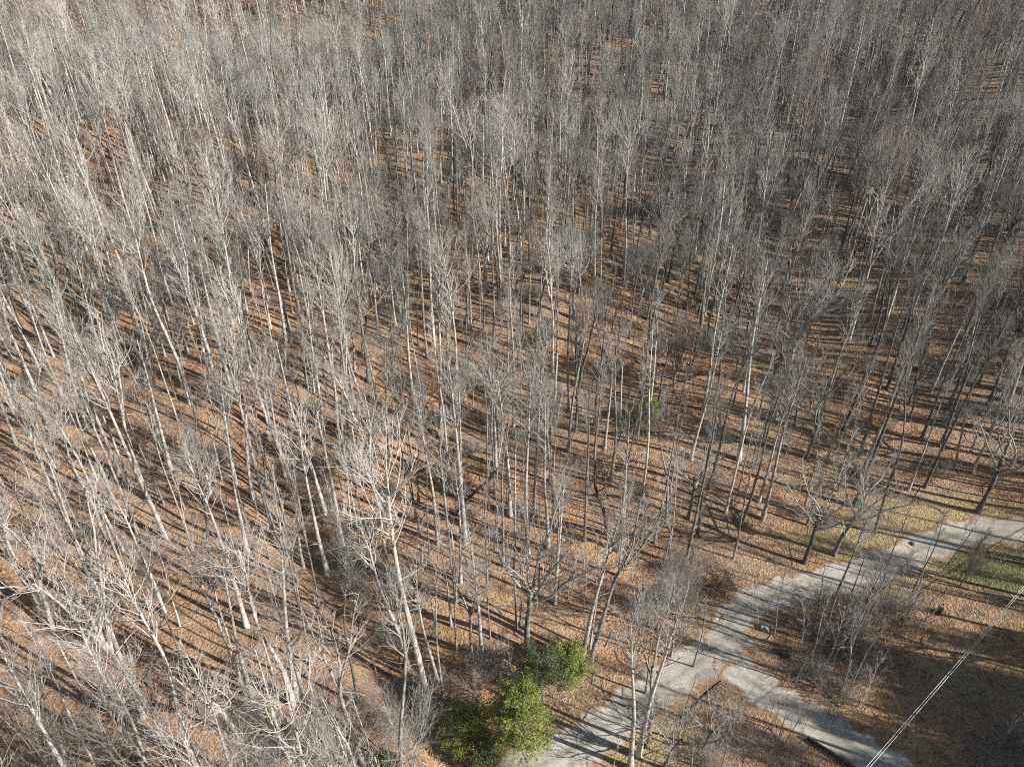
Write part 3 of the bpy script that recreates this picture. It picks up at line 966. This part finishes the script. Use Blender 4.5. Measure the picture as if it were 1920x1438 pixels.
GROUPS = {'poplar': 'tall straight trees of the bare wood', 'forked': 'forked trees of the bare wood', 'oak': 'spreading trees of the bare wood',
          'bushy': 'bushy crowned trees of the bare wood', 'pole': 'slender pole trees of the bare wood', 'sapling': 'saplings in the wood',
          'snag': 'dead trees in the wood'}
src = {}
for t in ind:
    v = VARS[t['var']]
    nm, cat = NAMES[v.kind]
    e = empty(nm, t['pos'])
    e.rotation_euler = t['rot']
    e.scale = (t['scale'] * t['sxy'], t['scale'] * t['sxy'], t['scale'])
    tag(e, t['label'], cat, GROUPS[v.kind])
    if t['var'] not in src:
        tr = link("trunk", v.trunk, e)
        cr = link("crown", v.crown, e)
        src[t['var']] = (tr, cr)
    else:
        for o in src[t['var']]:
            c = o.copy()
            COL.objects.link(c)
            c.parent = e


# ------------------------------------------------------------------ evergreens (leafy)
def evergreen(H, W, seed, mat, low=0.05, nb=70, leaf=0.17, per=26, tall=1.0):
    r = np.random.default_rng(seed)
    T, C = MB(), MB()
    P, R = trunk_poly(r, H * 0.95, 0.16, 0.03, 8, 0.25)
    T.tubes(P, R, 7)
    lf = lambda t, pl: W * (0.25 + 0.9 * np.sqrt(np.clip(1.02 - t, 0, 1)) * (0.55 + 0.45 * np.clip(t / 0.25, 0, 1)))
    B, BR = spawn(r, P, R, nb, low, 0.97, lf, (50, 85), 0.25, 6, 0.45, 0.14, 0.02, True)
    T.tubes(B, BR, 4)
    S, SR = spawn(r, B, BR, 8, 0.35, 1.0, lambda t, pl: pl * 0.36 + 0.2, (25, 70), 0.2, 4, 0.5, 0.18, 0.012)
    T.tubes(S, SR, 3)
    W2, _ = spawn(r, S, SR, per, 0.25, 1.0, lambda t, pl: 0 * t + 0.28, (20, 85), 0.15, 2, 0.5, 0.2, 0.01)
    c = W2[:, 1]
    n = len(c)
    ax = unit(W2[:, 1] - W2[:, 0] + r.normal(0, 0.35, (n, 3)))
    sd = unit(np.cross(ax, r.normal(0, 1, (n, 3)) + np.array([0, 0, 1.2])))
    ln = leaf * r.uniform(0.6, 1.3, n)[:, None]
    wd = ln * 0.30
    V = np.stack([c - ax * ln * 0.5, c + sd * wd, c + ax * ln * 0.5, c - sd * wd], axis=1)
    C.quads(V)
    return T, C


def add_ever(pos, H, W, seed, mat, label, name='evergreen_tree', cat='evergreen', **kw):
    T, C = evergreen(H, W, seed, mat, **kw)
    e = empty(name, pos)
    tag(e, label, cat, 'leafy evergreens in the bare wood')
    a = link("trunk", T.mesh("evergreen_trunk", M_GREY), e)
    b = link("crown", C.mesh("evergreen_crown", mat, False), e)
    return a, b, e


src['ever'] = add_ever(ground_at(978, 1404), 9.6, 3.0, 1, M_EVER, "large bright green evergreen at the bottom, tallest of its clump", nb=95, per=30, leaf=0.18)[:2]
add_ever(ground_at(1018, 1300), 6.0, 2.6, 2, M_EVERB, "dull green evergreen behind the large bright one", nb=60, per=16)
add_ever(ground_at(1068, 1275), 4.4, 2.0, 3, M_EVER, "small bright evergreen at the right end of the clump", nb=48)
add_ever(ground_at(868, 1398), 5.2, 2.4, 4, M_EVER, "shaded evergreen left of the large bright one", nb=54)
add_ever(ground_at(905, 1432), 2.0, 1.6, 5, M_EVERB, "low evergreen bush at the bottom between the shaded and bright evergreens", 'evergreen_shrub', nb=26, leaf=0.14)
add_ever(ground_at(728, 1436), 1.6, 1.3, 6, M_EVERB, "small dark green bush at the bottom edge below the round bare tree", 'evergreen_shrub', nb=22, leaf=0.14)
add_ever(ground_at(1216, 795), 3.6, 1.9, 7, M_EVER, "small bright green bush high on the slope among grey trunks", 'evergreen_shrub', nb=36)
add_ever(ground_at(1008, 655), 3.2, 1.6, 8, M_EVERB, "faint dull green bush on the middle slope", 'evergreen_shrub', nb=26, per=10)
add_ever(ground_at(265, 672), 2.6, 2.0, 9, M_EVERB, "dull green bush half hidden by white trunks, left", 'evergreen_shrub', nb=26, per=8)

# young beeches that keep their brown leaves
for k, (px, py, H, W, lab) in enumerate((
        (842, 905, 5.0, 1.8, "brown leaved young beech between grey trunks, centre left"),
        (618, 895, 3.2, 1.9, "dark brown leafy bush beside the gully, left of centre"),
        (870, 925, 2.8, 1.6, "low brown leafy bush right of the young beech"),
        (715, 1000, 2.4, 1.6, "brown bush at the foot of the broad white tree"),
        (1345, 1105, 2.2, 2.0, "rust brown bush on the bank at the drive's inner corner"),
        (1500, 215, 3.0, 2.0, "russet bush in the upper wood, right"),
        (510, 250, 3.0, 1.8, "dark russet bush near the crest, upper left"))):
    a, b, e = add_ever(ground_at(px, py), H, W, 30 + k, M_BROWN, lab, 'beech_shrub' if H < 4 else 'beech_tree', 'shrub', nb=34, per=8, leaf=0.15)
    e["group"] = 'brown leaved young beeches'

# ------------------------------------------------------------------ leafless brush, one object per bush
BR = []
BRUSH_SPOTS = [(1290, 1090, 'rust coloured thicket shrub left of the drive corner', 1.2), (1330, 1065, 'tan thicket shrub above the drive corner', 1.1), (1245, 1120, 'grey shrub left of the drive corner', 1.1),
    (1560, 1150, 'grey shrub below the middle of the drive', 1.3), (1610, 1140, 'tan shrub touching the lower side of the drive', 1.2), (1655, 1165, 'tangled grey shrub in the thicket below the drive', 1.3), (1600, 1200, 'tangled shrub in the middle of the thicket', 1.3),
    (1505, 1165, 'grey shrub at the left end of the thicket below the drive', 1.1), (1700, 1150, 'tan shrub at the right end of the thicket', 1.1), (1570, 1310, 'pale arching shrub beside the lower right drive', 1.3), (1535, 1270, 'grey shrub above the pale arching one', 1.1),
    (1610, 1270, 'tan shrub on the dark slope right of the arching one', 1.0), (1330, 1420, 'brown shrub between the two drive branches at the bottom', 1.0), (1400, 1400, 'tan shrub near the row of thin saplings', 0.9), (1230, 1330, 'grey shrub beside the left drive branch', 0.9),
    (890, 1290, 'grey tangled shrub behind the shaded evergreen', 1.3), (925, 1250, 'bare shrub behind the large evergreen', 1.2), (850, 1310, 'dark shrub left of the evergreen clump', 1.2), (760, 1300, 'grey shrub below the big white trunk', 1.1),
    (700, 1340, 'purplish shrub behind the round bare tree', 1.2), (735, 1370, 'shrub hugging the left side of the round bare tree', 1.1), (640, 1020, 'shrub in the gully, upper end', 1.1), (665, 1080, 'shrub in the gully, middle', 1.2), (690, 1150, 'shrub in the gully, lower end', 1.1),
    (620, 960, 'dark shrub at the gully head', 1.1), (600, 900, 'grey shrub in the gully above its head bend', 1.1), (650, 1050, 'rusty shrub in the gully, just above its middle', 1.1), (680, 1115, 'dark shrub in the gully, just below its middle', 1.1), (720, 1215, 'grey shrub where the gully flattens out', 1.1), (560, 640, 'grey shrub on the left slope', 1.0), (1700, 650, 'dark tangled shrub in the shaded wood, right', 1.4), (1640, 700, 'grey tangled shrub in the shaded wood, right', 1.4), (1760, 730, 'tangled shrub in the shaded wood, far right', 1.4),
    (1590, 740, 'grey shrub left of the shaded tangle', 1.2), (1820, 780, 'tan shrub near the right edge of the shaded wood', 1.2), (1880, 1400, 'pale shrub at the bottom right corner', 1.2), (1830, 1420, 'tan shrub left of the corner shrub, bottom right', 1.0),
    (1270, 1060, 'tall grey shrub on the bank above the drive corner', 1.3), (1200, 1140, 'tan shrub on the slope left of the drive corner', 1.0), (340, 1300, 'brown shrub at the foot of the white trunks, lower left', 1.0), (520, 1420, 'tan shrub at the bottom edge, left', 1.2), (590, 1425, 'grey shrub at the bottom edge, left of the round bare tree', 1.2),
    (480, 1360, 'low shrub right of the crooked white tree', 1.0), (1480, 1420, 'brown shrub below the row of thin saplings', 0.9)]
for k, (px, py, lab, s) in enumerate(BRUSH_SPOTS):
    v = VARS['brush0' if k % 2 else 'brush1']
    e = empty('bare_shrub', ground_at(px, py))
    e.rotation_euler = (R_.uniform(-.1, .1), R_.uniform(-.1, .1), R_.uniform(0, 6.28))
    e.scale = (s * 1.05, s * 1.05, s * R_.uniform(0.75, 1.0))
    tag(e, lab, 'shrub', 'leafless shrubs')
    if v.key not in src:
        src[v.key] = (link("stems", v.trunk, e), link("twigs", v.crown, e))
    else:
        for o in src[v.key]:
            c = o.copy()
            COL.objects.link(c)
            c.parent = e


# ------------------------------------------------------------------ the rest of the wood: one countless mass
far_pts = []
for t in rest:
    if t['var'] in src: far_pts.append((t['var'], t['pos'], t['rot'], t['scale']))
# dense evergreens outside the frame on the right: they shade the lawn corner
for k in range(60):
    x = R_.uniform(67, 92)
    y = R_.uniform(4, 35)
    px, py, d = proj((x, y, float(Z(x, y)) + 6))
    if px < 2010 and py < 1500: continue
    far_pts.append(('ever' if k % 5 < 3 else R_.choice(['poplar2', 'oak4', 'forked2']), Vector((x, y, float(Z(x, y)) - 0.2)), Euler((0, 0, R_.uniform(0, 6))), (0.75, 0.75, R_.uniform(1.8, 2.3)) if k % 5 < 3 else R_.uniform(0.8, 1.0)))
# understory brush and saplings through the wood
for k in range(1100):
    x, y = R_.uniform(-150, 150), R_.uniform(85, 260) if k % 6 else R_.uniform(55, 90)
    z = float(Z(x, y))
    px, py, d = proj((x, y, z))
    if not (-60 < px < 1980 and -30 < py < 1000): continue
    if y < 110 and x > 0 and road_dist(np.array([x]), np.array([y]))[0] < 2: continue
    if px > 1650 and py > 900: continue
    far_pts.append((R_.choice(['brush0', 'brush1', 'sapling0', 'sapling1', 'sapling1']), Vector((x, y, z)), Euler((0, 0, R_.uniform(0, 6.28))), R_.uniform(0.6, 1.1)))


def stuff(name, pts, label):
    me = bpy.data.meshes.new(name)
    me.vertices.add(len(pts))
    me.vertices.foreach_set("co", np.array([list(p[1]) for p in pts], np.float32).ravel())
    vk = sorted({p[0] for p in pts})
    a = me.attributes.new("variant", 'INT', 'POINT')
    a.data.foreach_set("value", np.array([vk.index(p[0]) for p in pts], np.int32))
    a = me.attributes.new("turn", 'FLOAT_VECTOR', 'POINT')
    a.data.foreach_set("vector", np.array([list(p[2]) for p in pts], np.float32).ravel())
    a = me.attributes.new("size", 'FLOAT_VECTOR', 'POINT')
    a.data.foreach_set("vector", np.array([p[3] if isinstance(p[3], tuple) else (p[3],) * 3 for p in pts], np.float32).ravel())
    o = link(name, me)
    ng = bpy.data.node_groups.new(name, 'GeometryNodeTree')
    ng.interface.new_socket("Geometry", in_out='INPUT', socket_type='NodeSocketGeometry')
    ng.interface.new_socket("Geometry", in_out='OUTPUT', socket_type='NodeSocketGeometry')
    gi, go = ng.nodes.new("NodeGroupInput"), ng.nodes.new("NodeGroupOutput")
    join = ng.nodes.new("GeometryNodeJoinGeometry")

    def attr(nm, ty):
        n = ng.nodes.new("GeometryNodeInputNamedAttribute")
        n.data_type = ty
        n.inputs[0].default_value = nm
        return [s for s in n.outputs if s.enabled][0]
    va, tu, si = attr("variant", 'INT'), attr("turn", 'FLOAT_VECTOR'), attr("size", 'FLOAT_VECTOR')
    e2r = ng.nodes.new("FunctionNodeEulerToRotation")
    ng.links.new(tu, e2r.inputs[0])
    for k, key in enumerate(vk):
        cmp = ng.nodes.new("FunctionNodeCompare")
        cmp.data_type = 'INT'
        cmp.operation = 'EQUAL'
        si_ = [s for s in cmp.inputs if s.enabled]
        ng.links.new(va, si_[0])
        si_[1].default_value = k
        for part in src[key]:
            oi = ng.nodes.new("GeometryNodeObjectInfo")
            oi.inputs["Object"].default_value = part
            oi.inputs["As Instance"].default_value = True
            ip = ng.nodes.new("GeometryNodeInstanceOnPoints")
            ng.links.new(gi.outputs[0], ip.inputs["Points"])
            ng.links.new(cmp.outputs[0], ip.inputs["Selection"])
            ng.links.new(oi.outputs["Geometry"], ip.inputs["Instance"])
            ng.links.new(e2r.outputs[0], ip.inputs["Rotation"])
            ng.links.new(si, ip.inputs["Scale"])
            ng.links.new(ip.outputs[0], join.inputs[0])
    ng.links.new(join.outputs[0], go.inputs[0])
    md = o.modifiers.new("wood", 'NODES')
    md.node_group = ng
    tag(o, label, "woodland", kind="stuff")
    return o


stuff("woodland", far_pts, "bare grey winter woodland covering the hillside behind the nearer trees")
print("STUFF", len(far_pts))

# ------------------------------------------------------------------ small things
# two power wires high over the lower right corner
M_WIRE, _nt, _b = new_mat("wire", 0.45)
_b.inputs["Base Color"].default_value = (0.62, 0.62, 0.63, 1)


def at_height(px, py, z):
    r = ray(px, py)
    s = (z - HC) / r[2]
    return Vector((r[0] * s, r[1] * s, z))


for (a, b, lab) in (((1624, 1438), (1920, 1098), "left one of two pale power wires crossing the lower right corner"),
                    ((1631, 1438), (1922, 1101), "right one of two pale power wires crossing the lower right corner")):
    p0, p1 = at_height(*a, 9.0), at_height(*b, 9.0)
    d = p1 - p0
    A, Bq = p0 - d * 1.0, p1 + d * 1.2
    ts = np.linspace(0, 1, 40)
    P = np.array([list(A + (Bq - A) * t - Vector((0, 0, 1.6 * 4 * t * (1 - t) - 1.45))) for t in ts])[None]
    m = MB()
    m.tubes(P, np.full((1, 40), 0.021), 6)
    o = link("power_wire", m.mesh("power_wire", M_WIRE))
    tag(o, lab, "power line", "power wires")


# fallen logs
def log_at(p, q, r0, lab, mat):
    A, Bq = ground_at(*p), ground_at(*q)
    r = np.random.default_rng(int(p[0]))
    P = np.linspace(np.array(A), np.array(Bq), 9)
    P[:, 2] = Z(P[:, 0], P[:, 1]) + r0 * 0.8
    P[:, 2] = np.linspace(P[0, 2], P[-1, 2], 9) * 0.5 + P[:, 2] * 0.5
    P += r.normal(0, 0.06, P.shape)
    R = np.linspace(r0, r0 * 0.5, 9)[None]
    m = MB()
    m.tubes(P[None], R, 8)
    root = link("fallen_log", m.mesh("fallen_log", mat))
    tag(root, lab, "log", "fallen logs")
    C = MB()
    S, SR = spawn(r, P[None], R, 7, 0.3, 0.95, lambda t, pl: 0 * t + 1.4, (30, 70), 0.3, 5, 0.35, 0.2, 0.015)
    C.spikes(S, SR)
    link("branch_stub", C.mesh("branch_stub", mat), root)


log_at((470, 1440), (445, 1390), 0.16, "fallen white log at the bottom left, below the crooked white tree", M_PALE)
log_at((700, 548), (748, 556), 0.16, "fallen grey log on the middle left slope", M_GREY)
log_at((852, 658), (885, 664), 0.14, "fallen grey log above the centre of the slope", M_GREY)
log_at((1268, 690), (1312, 676), 0.14, "fallen pale log among trunks, right of centre", M_PALE)
log_at((1340, 1215), (1312, 1222), 0.12, "fallen branch lying across the drive junction", M_GREY)
log_at((1725, 565), (1768, 560), 0.15, "fallen grey log in the shaded wood at the right", M_GREY)
log_at((500, 805), (530, 822), 0.16, "fallen pale log left of the gully", M_PALE)
log_at((1195, 1330), (1130, 1310), 0.12, "fallen bare branch on the leaf bank right of the evergreens", M_DARK)

# rocks
M_ROCK = bark_mat("rock", (0.16, 0.15, 0.13), (0.33, 0.31, 0.28), (0.45, 0.43, 0.40))


def rock(px, py, s, lab, flat=0.6):
    r = np.random.default_rng(int(px * 7 + py))
    nu, nv = 14, 9
    V = []
    for j in range(nv + 1):
        for i in range(nu):
            th, ph = i * 2 * math.pi / nu, math.pi * j / nv
            n = 1 + 0.16 * math.sin(3 * th + px) * math.sin(2 * ph) + 0.12 * math.sin(5 * th + py) * math.sin(3 * ph) + r.normal(0, 0.04)
            V.append((s * n * math.sin(ph) * math.cos(th), s * 0.8 * n * math.sin(ph) * math.sin(th), s * flat * n * math.cos(ph)))
    Fq = []
    for j in range(nv):
        for i in range(nu):
            Fq.append((j * nu + i, (j + 1) * nu + i, (j + 1) * nu + (i + 1) % nu, j * nu + (i + 1) % nu))
    o = link("rock", mesh_from("rock", V, Fq, None, M_ROCK, False))
    g = ground_at(px, py)
    o.location = (g.x, g.y, g.z + s * flat * 0.3)
    o.rotation_euler = (0, 0, r.uniform(0, 6))
    tag(o, lab, "rock", "rocks")


rock(505, 812, 0.7, "large pale rock left of the gully head")
rock(1240, 1262, 0.35, "small rock on the left edge of the left drive branch")
rock(1432, 1178, 0.6, "rock on the mound in the drive loop")
rock(1712, 1020, 0.35, "small rock on the upper edge of the drive")
rock(1642, 648, 0.5, "pale rock in the shaded wood, right", 0.5)
rock(1695, 1160, 0.4, "small pale rock on the slope below the drive")

# dark stump inside the drive loop
g = ground_at(1470, 1226)
m = MB()
a = np.linspace(0, 1, 5)
m.tubes(np.stack([0 * a, 0 * a, a * 0.7 - 0.15], 1)[None], np.array([[0.62, 0.5, 0.46, 0.45, 0.43]]), 14)
m.tubes(np.array([[[0, 0, 0.55], [0, 0, 0.50]]]), np.array([[0.44, 0.01]]), 14)
st = link("tree_stump", m.mesh("tree_stump", M_DARK))
st.location = g
tag(st, "black round stump on the leafy patch inside the drive loop", "stump")

# small pale pipe stand on the shaded lawn: two sloping legs joined at the top over a dark box
g = ground_at(1760, 1150)
st = empty("pipe_stand", g)
tag(st, "small stand of pale bent pipe on the shaded lawn, lower right", "stand")
m = MB()
hpts = [(-0.75, 0, -0.1), (-0.35, 0, 0.9), (0, 0, 1.7), (0.35, 0.1, 0.9), (0.7, 0.2, -0.1)]
m.tubes(np.array([hpts], float), np.full((1, 5), 0.05), 8)
link("bent_pipe", m.mesh("bent_pipe", M_WIRE), st)
m = MB()
m.tubes(np.array([[(0, 0.1, -0.1), (0, 0.1, 0.3), (0, 0.1, 0.8), (0, 0.1, 0.82)]], float), np.array([[0.42, 0.42, 0.36, 0.02]]), 4)
link("base_box", m.mesh("base_box", M_DARK, False), st)

# low timber edging along the drive at the bottom edge
pA, pB = ground_at(1512, 1385), ground_at(1630, 1460)
d = (pB - pA)
n = Vector((-d.y, d.x, 0)).normalized()
m = MB()
for k in range(3):
    P = np.array([list(pA + d * t - n * (0.02 * k)) for t in np.linspace(0, 1, 12)])
    P[:, 2] = Z(P[:, 0], P[:, 1]) - 0.1 + 0.27 * k
    m.tubes(P[None], np.full((1, 12), 0.15), 6)
o = link("timber_edging", m.mesh("timber_edging", M_DARK))
tag(o, "dark timber edging along the lower side of the drive, bottom right", "retaining wall")

# ------------------------------------------------------------------ thin winter haze
hm = bpy.data.materials.new("haze")
hm.use_nodes = True
ht = hm.node_tree
ht.nodes.remove(ht.nodes["Principled BSDF"])
pv = ht.nodes.new("ShaderNodeVolumePrincipled")
pv.inputs["Color"].default_value = (0.88, 0.92, 1.0, 1)
pv.inputs["Density"].default_value = 0.00009
ht.links.new(pv.outputs[0], ht.nodes["Material Output"].inputs["Volume"])
zlo = float(GZ.min()) - 1.0
zhi = max(HC, float(GZ.max())) + 34.0
X0, X1, Y0, Y1 = -950, 950, -900, 1200
X0, X1, Y0, Y1 = float(gx[0]) - 5, float(gx[-1]) + 5, float(gy[0]) - 5, float(gy[-1]) + 5
hv = [(x, y, z) for z in (zlo, zhi) for y in (Y0, Y1) for x in (X0, X1)]
hf = [(0, 2, 3, 1), (4, 5, 7, 6), (0, 1, 5, 4), (2, 6, 7, 3), (0, 4, 6, 2), (1, 3, 7, 5)]
hz = link("haze", mesh_from("haze", hv, hf, None, hm, False))
tag(hz, kind="stuff")

# fallen branches strewn over the litter
m = MB()
rg_ = np.random.default_rng(9)
n = 5000
x = rg_.uniform(-75, 80, n)
y = rg_.uniform(28, 130, n)
ok = (road_dist(x, y) > 0.5) & (((x - lawn.x) ** 2 + (y - lawn.y) ** 2) > 60)
x, y = x[ok], y[ok]
n = len(x)
a = rg_.uniform(0, 6.28, n)
L = rg_.uniform(0.5, 2.6, n) * rg_.choice([0.6, 1.0, 1.6], n)
pts = []
for k in range(4):
    xx, yy = x + np.cos(a) * L * k / 3, y + np.sin(a) * L * k / 3
    a = a + rg_.normal(0, 0.22, n)
    pts.append(np.stack([xx, yy, Z(xx, yy) + 0.05 + rg_.uniform(0, 0.12, n)], 1))
P = np.stack(pts, 1)
m.spikes(P, np.clip(L * 0.016, 0.01, 0.06)[:, None] * np.linspace(1, 0.4, 4)[None])
tag(link("fallen_branches", m.mesh("fallen_branches", M_GREY)), "fallen branches and sticks strewn over the leaf litter", "fallen branches", kind="stuff")
